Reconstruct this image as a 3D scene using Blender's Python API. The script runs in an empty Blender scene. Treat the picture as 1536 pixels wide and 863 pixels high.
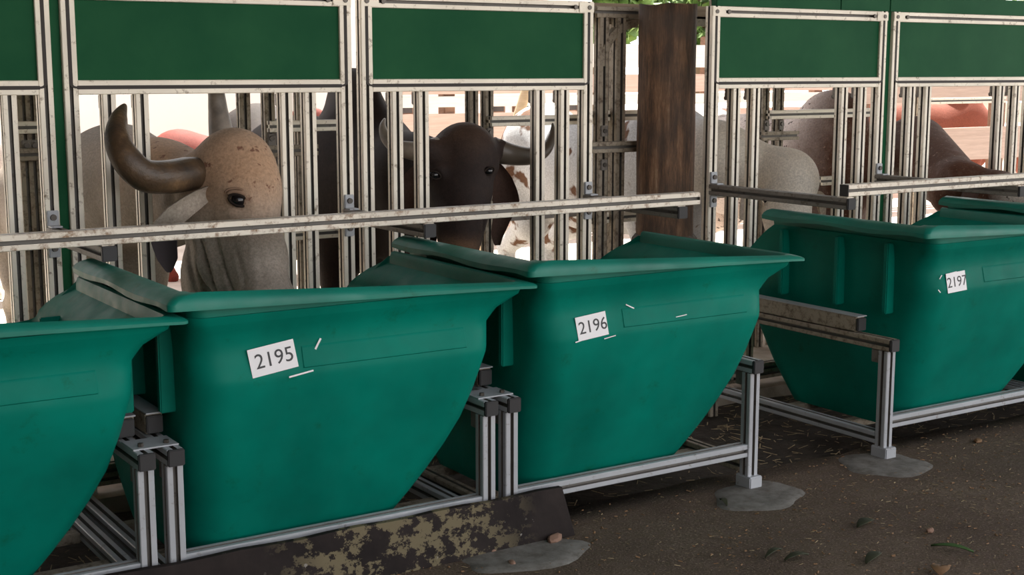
import bpy, bmesh, math, random
import numpy as np
from mathutils import Vector, Matrix
random.seed(7)
rng = np.random.default_rng(7)
SC = bpy.context.scene
COL = SC.collection
R = math.radians

# ---------------------------------------------------------------- camera
F, H, AZ, TILT = 2070.0, 1.6, R(57.0), R(8.95)
fw = Vector((math.cos(AZ)*math.cos(TILT), math.sin(AZ)*math.cos(TILT), -math.sin(TILT)))
rt = Vector((math.sin(AZ), -math.cos(AZ), 0))
up = rt.cross(fw)
CAM = Vector((0, 0, H))
cam = bpy.data.cameras.new('camera'); camo = bpy.data.objects.new('camera', cam); COL.objects.link(camo)
cam.sensor_width = 36; cam.lens = F/1536*36; cam.clip_start = .05; cam.clip_end = 300
m = Matrix((rt, up, -fw)).transposed().to_4x4(); m.translation = CAM
camo.matrix_world = m
SC.camera = camo

# ---------------------------------------------------------------- light
SC.view_settings.view_transform = 'Standard'; SC.view_settings.look = 'None'
SC.view_settings.gamma = 1; SC.view_settings.use_curve_mapping = False
SC.view_settings.exposure = 4.15
w = bpy.data.worlds.new('sky'); SC.world = w; w.use_nodes = True
nt = w.node_tree; bg = nt.nodes['Background']
sky = nt.nodes.new('ShaderNodeTexSky'); sky.sky_type = 'HOSEK_WILKIE'
sky.sun_direction = (.30, .36, .885); sky.turbidity = 3.5; sky.ground_albedo = .4
hz = nt.nodes.new('ShaderNodeMix'); hz.data_type = 'RGBA'; hz.inputs[0].default_value = .85       # thin high haze whitens the whole sky
bw = nt.nodes.new('ShaderNodeRGBToBW'); tint = nt.nodes.new('ShaderNodeMix'); tint.data_type = 'RGBA'; tint.blend_type = 'MULTIPLY'; tint.inputs[0].default_value = 1
nt.links.new(sky.outputs[0], bw.inputs[0]); nt.links.new(bw.outputs[0], tint.inputs[6]); tint.inputs[7].default_value = (1.08, 1.0, .91, 1)
nt.links.new(sky.outputs[0], hz.inputs[6]); nt.links.new(tint.outputs[2], hz.inputs[7]); nt.links.new(hz.outputs[2], bg.inputs[0]); bg.inputs[1].default_value = 1.1
sl = bpy.data.lights.new('sun', 'SUN'); sl.energy = 1.3; sl.angle = R(.6); sl.color = (1, .95, .86)
so = bpy.data.objects.new('sun', sl); COL.objects.link(so)
so.rotation_euler = Vector((.30, .36, .885)).to_track_quat('Z', 'Y').to_euler()
so.location = (0, 0, 12)

# ---------------------------------------------------------------- helpers
def ray(x, y): return fw + rt*((x-768)/F) - up*((y-431.5)/F)
def at(x, y, Y):                      # a point of the photograph on the real plane at depth Y
    d = ray(x, y); return CAM + d*(Y/d.y)
def atz(x, y, Z):
    d = ray(x, y); return CAM + d*((Z-H)/d.z)

def link(name, me, mat=None, parent=None, loc=None):
    o = bpy.data.objects.new(name, me); COL.objects.link(o)
    if mat is not None and not me.materials: me.materials.append(mat)
    if parent: o.parent = parent
    if loc is not None: o.location = loc
    return o
def tag(o, label=None, cat=None, group=None, kind=None):
    if label: o['label'] = label
    if cat: o['category'] = cat
    if group: o['group'] = group
    if kind: o['kind'] = kind
    return o
def thing(name, label, cat, group=None, loc=(0, 0, 0)):
    o = bpy.data.objects.new(name, None); COL.objects.link(o); o.location = loc; o.empty_display_size = .1
    return tag(o, label, cat, group)
def pydata(name, v, f, mat, parent=None, smooth=False, loc=None):
    me = bpy.data.meshes.new(name); me.from_pydata([tuple(p) for p in v], [], f)
    if smooth: me.polygons.foreach_set('use_smooth', [True]*len(me.polygons))
    me.update()
    return link(name, me, mat, parent, loc)
def box(name, p0, p1, mat, parent=None, bev=.0, kind=None):
    bm = bmesh.new(); bmesh.ops.create_cube(bm, size=1)
    s = [abs(b-a) for a, b in zip(p0, p1)]; c = [(a+b)/2 for a, b in zip(p0, p1)]
    bmesh.ops.scale(bm, vec=s, verts=bm.verts)
    if bev: bmesh.ops.bevel(bm, geom=bm.edges[:], offset=min(bev, min(s)*.4), segments=2, affect='EDGES')
    me = bpy.data.meshes.new(name); bm.to_mesh(me); bm.free()
    o = link(name, me, mat, parent, c)
    if kind: o['kind'] = kind
    return o
PC = {}
def prof(name, axis, p, L, mat, parent, w=.05):
    """T-slot aluminium profile: square section w, min corner p, length L along axis"""
    key = (axis, round(L, 3), w, mat.name)
    if key not in PC:
        a = w/2; g = w*.115; d = w*.34
        side = [(-a+.0025, a), (-g-.001, a), (-g-.001, a-d), (g+.001, a-d), (g+.001, a), (a-.0025, a)]
        sec = []
        for k in range(4):
            c, s = [(1, 0), (0, -1), (-1, 0), (0, 1)][k]
            sec += [(x*c-y*s, x*s+y*c) for x, y in side]
        n = len(sec); v = []
        for t in (-L/2, L/2):
            for x, y in sec:
                v.append({'x': (t, x, y), 'y': (y, t, x), 'z': (x, y, t)}[axis])
        f = [(i, (i+1) % n, n+(i+1) % n, n+i) for i in range(n)] + [tuple(range(n-1, -1, -1)), tuple(range(n, 2*n))]
        me = bpy.data.meshes.new(name); me.from_pydata(v, [], f)
        bm = bmesh.new(); bm.from_mesh(me); bmesh.ops.recalc_face_normals(bm, faces=bm.faces); bm.to_mesh(me); bm.free()
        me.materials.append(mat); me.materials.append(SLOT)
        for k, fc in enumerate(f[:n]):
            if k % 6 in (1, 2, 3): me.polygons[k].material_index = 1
        PC[key] = me
    h = w/2; off = {'x': (L/2, h, h), 'y': (h, L/2, h), 'z': (h, h, L/2)}[axis]
    return link(name, PC[key], mat, parent, [a+b for a, b in zip(p, off)])
def disc(name, c, r, h, axis, mat, parent=None, n=14, hexa=False):
    bm = bmesh.new()
    bmesh.ops.create_cone(bm, cap_ends=True, segments=6 if hexa else n, radius1=r, radius2=r*.92, depth=h)
    if axis == 'y': bmesh.ops.rotate(bm, matrix=Matrix.Rotation(R(90), 3, 'X'), verts=bm.verts)
    if axis == 'x': bmesh.ops.rotate(bm, matrix=Matrix.Rotation(R(90), 3, 'Y'), verts=bm.verts)
    me = bpy.data.meshes.new(name); bm.to_mesh(me); bm.free()
    return link(name, me, mat, parent, c)
def tube_mesh(pts, rads, n=16, sub=6, flat=None):
    P = [Vector(p) for p in pts]; C = []; RR = []
    for i in range(len(P)-1):
        p0 = P[max(i-1, 0)]; p1 = P[i]; p2 = P[i+1]; p3 = P[min(i+2, len(P)-1)]
        for k in range(sub):
            t = k/sub
            C.append(.5*((2*p1)+(p2-p0)*t+(2*p0-5*p1+4*p2-p3)*t*t+(-p0+3*p1-3*p2+p3)*t**3)); RR.append(rads[i]*(1-t)+rads[i+1]*t)
    C.append(P[-1]); RR.append(rads[-1])
    v = []; f = []; nv = None
    for i, c in enumerate(C):
        d = (C[min(i+1, len(C)-1)]-C[max(i-1, 0)]).normalized()
        if nv is None: nv = d.orthogonal().normalized()
        nv = (nv - d*nv.dot(d)).normalized(); b = d.cross(nv)
        for k in range(n):
            a = 2*math.pi*k/n; v.append(c+(nv*math.cos(a)+b*math.sin(a))*RR[i])
    for i in range(len(C)-1):
        for k in range(n):
            f.append((i*n+k, i*n+(k+1) % n, (i+1)*n+(k+1) % n, (i+1)*n+k))
    f.append(tuple(range(n-1, -1, -1))); f.append(tuple(range((len(C)-1)*n, len(C)*n)))
    return v, f

# ---------------------------------------------------------------- materials
def mat(name, base, rough=.5, metal=0., spec=.5):
    M = bpy.data.materials.new(name); M.use_nodes = True
    b = M.node_tree.nodes['Principled BSDF']
    b.inputs['Base Color'].default_value = (*base, 1); b.inputs['Roughness'].default_value = rough
    b.inputs['Metallic'].default_value = metal; b.inputs['Specular IOR Level'].default_value = spec
    return M
def N(M, t): return M.node_tree.nodes.new(t)
def L(M, a, b): M.node_tree.links.new(a, b)
def noise(M, scale, detail=4, rough=.6, vec='Object', stretch=None):
    tc = N(M, 'ShaderNodeTexCoord'); n = N(M, 'ShaderNodeTexNoise')
    n.inputs['Scale'].default_value = scale; n.inputs['Detail'].default_value = detail; n.inputs['Roughness'].default_value = rough
    src = tc.outputs[vec]
    if vec == 'World':
        pass
    if stretch:
        mp = N(M, 'ShaderNodeMapping'); mp.inputs['Scale'].default_value = stretch; L(M, src, mp.inputs[0]); src = mp.outputs[0]
    L(M, src, n.inputs['Vector']); return n.outputs['Fac']
def wpos(M, stretch=None, scale=4, detail=4, rough=.6):
    g = N(M, 'ShaderNodeNewGeometry'); n = N(M, 'ShaderNodeTexNoise'); src = g.outputs['Position']
    if stretch:
        mp = N(M, 'ShaderNodeMapping'); mp.inputs['Scale'].default_value = stretch; L(M, src, mp.inputs[0]); src = mp.outputs[0]
    L(M, src, n.inputs['Vector']); n.inputs['Scale'].default_value = scale; n.inputs['Detail'].default_value = detail; n.inputs['Roughness'].default_value = rough
    return n.outputs['Fac']
def ramp(M, src, stops):
    r = N(M, 'ShaderNodeValToRGB'); e = r.color_ramp.elements
    while len(e) < len(stops): e.new(.5)
    for i, (p, c) in enumerate(stops):
        e[i].position = p; e[i].color = (*c, 1) if len(c) == 3 else c
    L(M, src, r.inputs[0]); return r.outputs[0]
def mix(M, fac, a, b, mode='MIX'):
    x = N(M, 'ShaderNodeMix'); x.data_type = 'RGBA'; x.blend_type = mode
    if isinstance(fac, (int, float)): x.inputs[0].default_value = fac
    else: L(M, fac, x.inputs[0])
    for i, c in ((6, a), (7, b)):
        if isinstance(c, tuple): x.inputs[i].default_value = (*c, 1)
        else: L(M, c, x.inputs[i])
    return x.outputs[2]
def base(M, src): L(M, src, M.node_tree.nodes['Principled BSDF'].inputs['Base Color'])
def bump(M, src, strength=.3, dist=.01):
    b = N(M, 'ShaderNodeBump'); b.inputs['Strength'].default_value = strength; b.inputs['Distance'].default_value = dist
    L(M, src, b.inputs['Height']); L(M, b.outputs[0], M.node_tree.nodes['Principled BSDF'].inputs['Normal'])
def g3(v): return (v, v, v)

def alu(name, c, dirt, amt, metal=.25, rough=.42):
    M = mat(name, c, rough, metal)
    f = ramp(M, wpos(M, None, 28, 6, .75), [(.62-amt, g3(0)), (.74-amt*.6, g3(1))])
    s = ramp(M, wpos(M, None, 3, 3), [(.3, g3(.82)), (.75, g3(1.08))])
    base(M, mix(M, f, mix(M, 1, c, s, 'MULTIPLY'), dirt)); bump(M, wpos(M, None, 60, 4), .12, .002)
    return M
ALU = alu('aluminium', (.44, .46, .49), (.17, .14, .11), .03, .15)
ALUW = alu('aluminium_warm', (.86, .80, .68), (.20, .14, .08), .05, .12)
ALUD = alu('aluminium_dirty', (.36, .31, .24), (.10, .07, .045), .14, .15, .6)
ALUR = alu('aluminium_rusty', (.78, .72, .62), (.26, .16, .09), .12, .12)
ALUG = alu('aluminium_grey', (.22, .20, .18), (.09, .07, .05), .1, .15, .6)
SLOT = alu('shaded_slot', (.16, .15, .135), (.05, .04, .03), .06, .1, .6)  # dark base colour paints the shade inside the profile grooves
CAPM = mat('black_plastic', (.018, .018, .02), .55)
BOLT = mat('steel_bolt', (.10, .09, .08), .4, .7)
RUB = mat('dark_gasket', (.022, .016, .013), .6)

TRG = mat('green_moulded_plastic', (0, .17, .105), .33, 0, .10)
def _tr(M):
    big = ramp(M, wpos(M, None, 2.2, 4), [(.3, (0.0, .125, .090)), (.68, (.0, .205, .148))])
    low = N(M, 'ShaderNodeNewGeometry'); sp = N(M, 'ShaderNodeSeparateXYZ'); L(M, low.outputs['Position'], sp.inputs[0])
    smudge = ramp(M, wpos(M, None, 9, 6, .7), [(.60, g3(0)), (.76, g3(.7))])
    c = mix(M, smudge, big, (.004, .085, .035))
    scr = ramp(M, wpos(M, (30, 30, 4), 6, 6, .8), [(.70, g3(0)), (.76, g3(.5))])
    c = mix(M, scr, c, (.05, .32, .22))
    base(M, c)
    r = ramp(M, wpos(M, None, 14, 5), [(.3, g3(.42)), (.75, g3(.62))]); L(M, r, M.node_tree.nodes['Principled BSDF'].inputs['Roughness'])
    bump(M, wpos(M, None, 7, 3), .12, .01)
_tr(TRG)
TRR = TRG.copy(); TRR.name = 'green_rim_plastic'; TRR.node_tree.nodes['Principled BSDF'].inputs['Specular IOR Level'].default_value = .45
PANG = mat('green_panel', (.008, .105, .035), .5, 0, .08)
base(PANG, mix(PANG, ramp(PANG, wpos(PANG, None, 3.5, 4), [(.35, g3(0)), (.75, g3(.55))]), (.006, .078, .031), (.022, .125, .050)))
WHITE = mat('white_sticker', (.78, .78, .80), .5)
INK = mat('black_ink', (.02, .02, .025), .5)

WOOD = mat('dark_weathered_wood', (.1, .06, .04), .75)
def _wd(M):
    a = wpos(M, (7, 7, .9), 3.2, 9, .74); b = wpos(M, None, 3, 4)
    c = ramp(M, a, [(.28, (.020, .013, .010)), (.46, (.095, .052, .030)), (.58, (.22, .12, .065)), (.72, (.40, .27, .17))])
    c = mix(M, ramp(M, b, [(.42, g3(0)), (.62, g3(.75))]), c, (.06, .045, .036)); base(M, c)
    bump(M, a, .7, .012)
_wd(WOOD)
def plainwood(name, c1, c2, st=(1.2, 20, 20)):
    M = mat(name, c1, .7); a = wpos(M, st, 2.5, 6, .65)
    base(M, ramp(M, a, [(.3, c1), (.7, c2)])); bump(M, a, .3, .005); return M
PINKB = plainwood('sunbleached_pink_board', (.50, .36, .30), (.66, .50, .43))
WHITEB = plainwood('whitewashed_board', (.72, .68, .63), (.82, .79, .75))
BROWNB = plainwood('brown_board', (.15, .08, .05), (.26, .15, .10))
PLANKM = mat('dark_plank', (.04, .032, .03), .7, 0, .15)
def _pl(M):
    pt = ramp(M, wpos(M, (1, 1, 1.3), 12, 10, .72), [(.50, g3(0)), (.53, g3(1))])
    g = N(M, 'ShaderNodeNewGeometry'); sp = N(M, 'ShaderNodeSeparateXYZ'); L(M, g.outputs['Position'], sp.inputs[0])
    zone = ramp(M, mrange(M, sp.outputs[0], 1.55, 2.55), [(0, g3(0)), (.2, g3(1)), (.75, g3(1)), (1, g3(0))])
    k = mix(M, 1, pt, zone, 'MULTIPLY')
    d = ramp(M, wpos(M, None, 5, 5), [(.3, (.011, .008, .008)), (.7, (.029, .022, .020))])
    fl = ramp(M, wpos(M, None, 30, 3), [(.70, g3(0)), (.74, g3(1))])
    c = mix(M, k, d, (.15, .125, .075)); base(M, mix(M, mix(M, 1, fl, .6 if False else g3(.6), 'MULTIPLY'), c, (.35, .33, .30)))
    bump(M, wpos(M, None, 40, 4), .3, .003)
def mrange(M, src, a, b):
    r = N(M, 'ShaderNodeMapRange'); L(M, src, r.inputs[0]); r.inputs[1].default_value = a; r.inputs[2].default_value = b; return r.outputs[0]
_pl(PLANKM)
DIRT = mat('trodden_earth', (.12, .08, .055), .9, 0, .2)
def _dirt(M):
    a = wpos(M, None, 2.2, 6, .65); b = wpos(M, None, 26, 8, .75); c3 = wpos(M, None, 120, 3, .7)
    c = ramp(M, a, [(.3, (.072, .050, .040)), (.5, (.110, .080, .062)), (.72, (.15, .115, .086))])
    c = mix(M, ramp(M, b, [(.42, g3(0)), (.62, g3(.7))]), c, (.085, .066, .040))
    c = mix(M, ramp(M, c3, [(.56, g3(0)), (.68, g3(.8))]), c, (.26, .20, .14))
    c = mix(M, ramp(M, c3, [(.32, g3(.85)), (.42, g3(0))]), c, (.030, .023, .018)); base(M, c)
    bump(M, mix(M, .5, b, c3), .8, .012)
_dirt(DIRT)
TRENCH = mat('dark_trench_soil', (.05, .038, .028), .85, 0, .3)  # soil coloured darker than the trodden earth in front
base(TRENCH, ramp(TRENCH, wpos(TRENCH, None, 9, 7, .7), [(.3, (.022, .017, .013)), (.6, (.06, .047, .036)), (.8, (.11, .085, .06))])); bump(TRENCH, wpos(TRENCH, None, 30, 6), .8, .02)
CONC = mat('grey_concrete', (.26, .25, .23), .85, 0, .3)
base(CONC, ramp(CONC, wpos(CONC, None, 16, 7, .7), [(.3, (.09, .08, .068)), (.55, (.17, .162, .148)), (.8, (.24, .235, .22))])); bump(CONC, wpos(CONC, None, 50, 5), .5, .006)
SAND = mat('pale_sunlit_yard', (.62, .55, .47), .9, 0, .2)
base(SAND, ramp(SAND, wpos(SAND, None, 3, 6), [(.3, (.50, .42, .35)), (.7, (.70, .63, .56))]))
PENF = mat('pen_floor_concrete', (.3, .26, .22), .9)
base(PENF, ramp(PENF, wpos(PENF, None, 6, 6), [(.3, (.20, .16, .12)), (.7, (.40, .35, .29))]))
ROOFM = mat('roof_sheet', (.09, .07, .055), .8)
LIME = mat('limewashed_wall', (.84, .82, .78), .85)
STRAW = mat('straw', (.36, .27, .14), .8); base(STRAW, ramp(STRAW, wpos(STRAW, None, 40, 2), [(.3, (.16, .11, .06)), (.7, (.46, .36, .20))]))
LEAFM = mat('green_leaf', (.05, .11, .03), .6); LEAFD = mat('dark_dead_leaf', (.035, .04, .018), .7); LEAFB = mat('brown_dead_leaf', (.20, .11, .05), .7)
STONE = mat('reddish_stone', (.22, .13, .09), .8)
TREEM = mat('tree_leaves', (.10, .20, .05), .6); base(TREEM, ramp(TREEM, wpos(TREEM, None, 5, 4), [(.3, (.05, .12, .02)), (.7, (.22, .34, .09))]))
BARK = mat('bark', (.12, .08, .05), .9)

# ---------------------------------------------------------------- setting
def struct(o): o['kind'] = 'structure'; return o
def ground_mesh(name, x0, x1, y0, y1, z, mat_, nx, ny, amp=.0, edge=False):
    v = []; f = []
    for j in range(ny+1):
        for i in range(nx+1):
            x = x0+(x1-x0)*i/nx; y = y0+(y1-y0)*j/ny
            zz = z + amp*(math.sin(x*3.1+y*2.3)*.4+math.sin(x*7.3-y*5.1)*.3+random.uniform(-.3, .3))
            if edge and j == ny: y += .02*math.sin(x*4.3)+.012*math.sin(x*13)
            v.append((x, y, zz))
    for j in range(ny):
        for i in range(nx):
            a = j*(nx+1)+i; f.append((a, a+1, a+nx+2, a+nx+1))
    if edge:   # the raised edge falls to the trench
        b = ny*(nx+1); k = len(v)
        for i in range(nx+1):
            p = v[b+i]; v.append((p[0], p[1]+.015, z-.09))
        for i in range(nx): f.append((b+i, b+i+1, k+i+1, k+i))
    return struct(pydata(name, v, f, mat_, None, True))
floor = ground_mesh('floor', -8, 14, -6, 4.0, 0, DIRT, 160, 70, .004, True)
trench = ground_mesh('trench_floor', -8, 14, 3.9, 5.06, -.06, TRENCH, 120, 8, .012)
pen = struct(box('pen_floor', (-8, 5.06, -.3), (14, 9.0, 0), PENF))
yard = struct(box('ground', (-40, 9.0, -.3), (70, 80, -.002), SAND))
apron = struct(box('front_ground', (-40, -40, -.3), (70, -6, -.004), DIRT))
added_shade_wall = struct(box('added_shade_wall', (-1.9, -10.0, 0), (-1.8, 8.0, 6.5), plainwood('shade_wall_boards', (.03, .022, .016), (.07, .05, .035), (20, 20, 1.2))))  # unseen tall wall, added to keep light off the trough sides
roof = struct(box('roof', (-1.8, 1.7, 3.4), (13, 8.0, 3.5), ROOFM))
for k, (x, y) in enumerate(((-1.4, 1.85), (12.8, 1.85), (-1.4, 7.9), (12.8, 7.9))):
    struct(box('roof_pillar', (x-.12, y-.12, 0), (x+.12, y+.12, 3.4), WOOD))

# ---------------------------------------------------------------- feed troughs
ZT = [.085, .15, .25, .35, .45, .57, .685, .705, .785, .83, .875]
X1 = [.80, .86, .94, 1.005, 1.055, 1.09, 1.112, 1.114, 1.122, 1.150, 1.212]
X0 = [.125, .115, .105, .098, .094, .092, .090, .090, .088, .085, .078]
YF = [.235, .208, .170, .137, .106, .073, .045, .044, .064, .058, .034]
YB = [.90, .96, 1.04, 1.10, 1.15, 1.19, 1.22, 1.22, 1.235, 1.235, 1.235]
RF = [.10, .12, .13, .13, .12, .11, .10, .10, .09, .07, .05]
def sect(z, off=0.):
    g = lambda T: float(np.interp(z, ZT, T))
    x0, x1, y0, y1, r = g(X0)+off, g(X1)-off, g(YF)+off, g(YB)-off, max(g(RF)-off, .02)
    P = []
    def line(a, b, n):
        for k in range(n): P.append((a[0]+(b[0]-a[0])*k/n, a[1]+(b[1]-a[1])*k/n))
    def arc(cx, cy, a0, n=6):
        for k in range(n): t = R(a0+90*k/n); P.append((cx+r*math.cos(t), cy+r*math.sin(t)))
    arc(x0+r, y0+r, 180); line((x0+r, y0), (x1-r, y0), 16); arc(x1-r, y0+r, 270); line((x1, y0+r), (x1, y1-r), 24)
    arc(x1-r, y1-r, 0); line((x1-r, y1), (x0+r, y1), 10); arc(x0+r, y1-r, 90); line((x0, y1-r), (x0, y0+r), 24)
    return P
def rim_z(y, x): return .90 if y < .95 else max(.73, .90-(y-.95)*.60)
def trough_body():
    M_ = len(sect(.5)); top = sect(.875)
    rows = [.085]+[.085+(.90-.085)*t for t in (.03, .08, .16, .25, .35, .46, .58, .68, .735, .748, .762, .80, .83, .858, .885, .915, .94, .957, .968, .969, 1)]
    v = []; f = []
    def shell(off, zlow):
        st = len(v)
        for z in rows:
            for j in range(M_):
                yj = top[j][1]; xj = top[j][0]; zt = rim_z(yj, xj)
                zz = zlow+(min(zt, .90)-zlow)*(z-.085)/(.90-.085)
                q = sect(min(zz, .875), off)[j]
                # the crease: upper front panel stands a little proud of the slope below
                y = q[1]; x = q[0]
                if zz > .876 and off == 0 and yj < .8: # band below the lip
                    nx = (-.008 if xj < .15 else .008 if xj > 1.15 else 0); ny = -.008 if yj < .08 else 0
                    x += nx; y += ny
                v.append((x, y, zz))
        for i in range(len(rows)-1):
            for j in range(M_):
                a = st+i*M_+j; b = st+i*M_+(j+1) % M_
                q = (a, b, b+M_, a+M_); f.append(q if off == 0 else q[::-1])
        return st
    o = shell(0, .085); i = shell(.014, .10)
    f.append(tuple(o+j for j in range(M_))[::-1]); f.append(tuple(i+j for j in range(M_)))
    e = (len(rows)-1)*M_
    for j in range(M_):
        k = (j+1) % M_; f.append((o+e+j, o+e+k, i+e+k, i+e+j))
    return v, f
def trough_rim():
    ins = []; out = []; hz = []
    xl, xr, yf, r = .078, 1.200, .034, .035
    def add(pi, po, zc, zl): ins.append(pi); out.append(po); hz.append((zc, zl))
    for k in range(13):                                  # left side, rear to front
        y = .955-(.955-.09)*k/12; add((xl, y), (0, y), .972, .930-.006*math.sin(k*.9))
    for k in range(7):
        a = R(180+90*k/6); add((xl+.05+.05*math.cos(a), yf+.05+.05*math.sin(a)), (.022+.022*math.cos(a), .022+.022*math.sin(a)), .978, .931)
    for k in range(1, 24):
        t = k/24; x = xl+.05+(xr-.05-xl-.05)*t; xo = .022+(1.25-.044)*t
        add((x, yf), (xo, 0), .978-.060*t, .931-.036*t)
    for k in range(7):
        a = R(270+90*k/6); add((xr-.05+.05*math.cos(a), yf+.05+.05*math.sin(a)), (1.228+.022*math.cos(a), .022+.022*math.sin(a)), .918, .894)
    for k in range(13):
        y = .09+(.935-.09)*k/12; add((xr, y), (1.25, y), .918, .890)
    PR = [(-.16, 'w', -.03), (-.16, 'c', -.02), (-.02, 'c', -.004), (.22, 'c', 0), (.62, 'c', -.006), (.86, 'm', .25), (1, 'm', .55), (1, 'l', 0), (.86, 'l', 0), (.80, 'm', .45), (.5, 'c', -.018), (.1, 'c', -.025), (.0, 'w', 0)]
    n = len(PR); v = []; f = []
    for (pi, po, (zc, zl)) in zip(ins, out, hz):
        for a, ty, d in PR:
            x = pi[0]+(po[0]-pi[0])*a; y = pi[1]+(po[1]-pi[1])*a
            z = {'w': .90+d, 'c': zc+d, 'l': zl+d, 'm': zc-.006+(zl-zc+.006)*d if ty == 'm' else 0}[ty]
            v.append((x, y, z))
    for i in range(len(ins)-1):
        for k in range(n):
            a = i*n+k; b = i*n+(k+1) % n; f.append((a, a+n, b+n, b))
    f.append(tuple(range(n))); f.append(tuple(range((len(ins)-1)*n, len(ins)*n))[::-1])
    return v, f
BV, BF = trough_body(); RV, RFc = trough_rim()
TM = {}
def fixed_mesh(name, v, f, mat_, sm=35):
    me = bpy.data.meshes.new(name); me.from_pydata(v, [], f); bm = bmesh.new(); bm.from_mesh(me)
    bmesh.ops.recalc_face_normals(bm, faces=bm.faces); bm.to_mesh(me); bm.free()
    me.polygons.foreach_set('use_smooth', [True]*len(me.polygons)); me.materials.append(mat_)
    try: me.set_sharp_from_angle(angle=R(sm))
    except Exception: pass
    return me
TM['body'] = fixed_mesh('trough_body', BV, BF, TRG, 40); TM['rim'] = fixed_mesh('trough_rim', RV, RFc, TRR, 28)
def front_y(z): return float(np.interp(z, ZT, YF))
def front_plate(name, x0, x1, z0, z1, th, mat_, parent, nz=6):
    """a thin raised field that follows the front wall"""
    v = []; f = []
    for s in (0, 1):
        for k in range(nz+1):
            z = z0+(z1-z0)*k/nz; e = .006 if (s and k in (0, nz)) else 0
            y = front_y(z)-(th if s else -.004)
            xa = x0+(.006 if s else 0); xb = x1-(.006 if s else 0); zz = z+(e if k == 0 else -e)
            v += [(xa, y, zz), (xb, y, zz)]
    m_ = 2*(nz+1)
    for k in range(nz):
        a = m_+2*k; f.append((a, a+1, a+3, a+2)); a = 2*k
        f.append((a, a+2, m_+a+2, m_+a)); f.append((a+1, m_+a+1, m_+a+3, a+3))
    f.append((0, m_, m_+1, 1)); a = 2*nz; f.append((a, a+1, m_+a+1, m_+a))
    me = fixed_mesh(name, v, f, mat_, 30); return link(name, me, None, parent)
def text_mesh(txt, size):
    c = bpy.data.curves.new('t', 'FONT'); c.body = txt; c.size = size; c.align_x = 'CENTER'; c.align_y = 'CENTER'; c.extrude = .0004; c.resolution_u = 4
    o = bpy.data.objects.new('t', c); COL.objects.link(o)
    dg = bpy.context.evaluated_depsgraph_get(); me = bpy.data.meshes.new_from_object(o.evaluated_get(dg), depsgraph=dg)
    bpy.data.objects.remove(o); bpy.data.curves.remove(c); me.materials.clear(); me.materials.append(INK); return me
def sticker(parent, tx, px, py, wd, ht, rot, num, ty=3.70, scraps=()):
    z = at(px, py, ty+.045).z; hh = ht/2+.012
    sl = math.atan2(front_y(z+hh)-front_y(z-hh), 2*hh)
    yc = min(front_y(z+q*hh)-math.tan(sl)*q*hh for q in np.linspace(-1, 1, 21))-.0022
    p = at(px, py, ty+yc)
    mt = Matrix.Translation(p-Vector((tx, ty, 0))) @ Matrix.Rotation(rot, 4, 'Y') @ Matrix.Rotation(R(90)-sl, 4, 'X')
    o = box('number_sticker', (-wd/2, -ht/2, -.0006), (wd/2, ht/2, .0006), WHITE, parent); o.matrix_local = mt
    tag(o, 'white sticker printed with the number '+num)
    t = link('printed_number', text_mesh(num, ht*.74), None, o); t.location = (wd*.03, -ht*.01, .001)
    for (sx, sy, ln, th, an) in scraps:
        q = at(sx, sy, ty+.055); q = at(sx, sy, ty+front_y(q.z)-.004)
        s = box('tape_scrap', (-ln/2, -th/2, -.0006), (ln/2, th/2, .0006), WHITE, parent)
        s.matrix_local = Matrix.Translation(q-Vector((tx, ty, 0))) @ Matrix.Rotation(R(an), 4, 'Y') @ Matrix.Rotation(R(90)-sl, 4, 'X')
TROUGHS = [(.073, None, 'unnumbered green plastic feed trough cut off at the bottom left corner'),
           (1.262, '2195', 'green feed trough with sticker 2195, the light brown bull eating from it'),
           (2.473, '2196', 'green feed trough with sticker 2196, in front of the dark brown bull'),
           (4.387, '2197', 'green feed trough with sticker 2197, its dark ribbed side wall in view'),
           (5.590, None, 'green plastic feed trough mostly hidden behind trough 2197, only its rear rim showing')]
for tx, num, lab in TROUGHS:
    t = thing('feed_trough', lab, 'trough', 'green feed troughs in a row', (tx, 3.70, 0))
    link('body', TM['body'], None, t); link('rim', TM['rim'], None, t)
    for y in (.24, .52, .86):
        box('rib', (.045, y, .585), (.10, y+.026, .885), TRG, t, .004)
        box('rib', (1.05, y, .60), (1.155, y+.026, .80), TRG, t, .004)
    front_plate('raised_field', .42, 1.00, .712, .785, .0025, TRG, t)
    if num == '2195': sticker(t, tx, 409.5, 538, .148, .085, R(-7.5), num, scraps=((475, 520, .055, .006, -60), (452, 561, .08, .005, -8), (420, 524, .05, .003, -20)))
    if num == '2196': sticker(t, tx, 888, 489.5, .128, .082, R(-5.5), num, scraps=((945, 460, .04, .004, 25), (872, 511, .05, .004, -10), (915, 506, .05, .003, -8), (1022, 474, .05, .003, -5)))
    if num == '2197': sticker(t, tx, 1434.5, 423, .118, .082, R(-3), num, scraps=((1411, 416, .02, .004, -50), (1409, 437, .02, .004, 40), (1430, 409, .04, .004, -6)))

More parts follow.
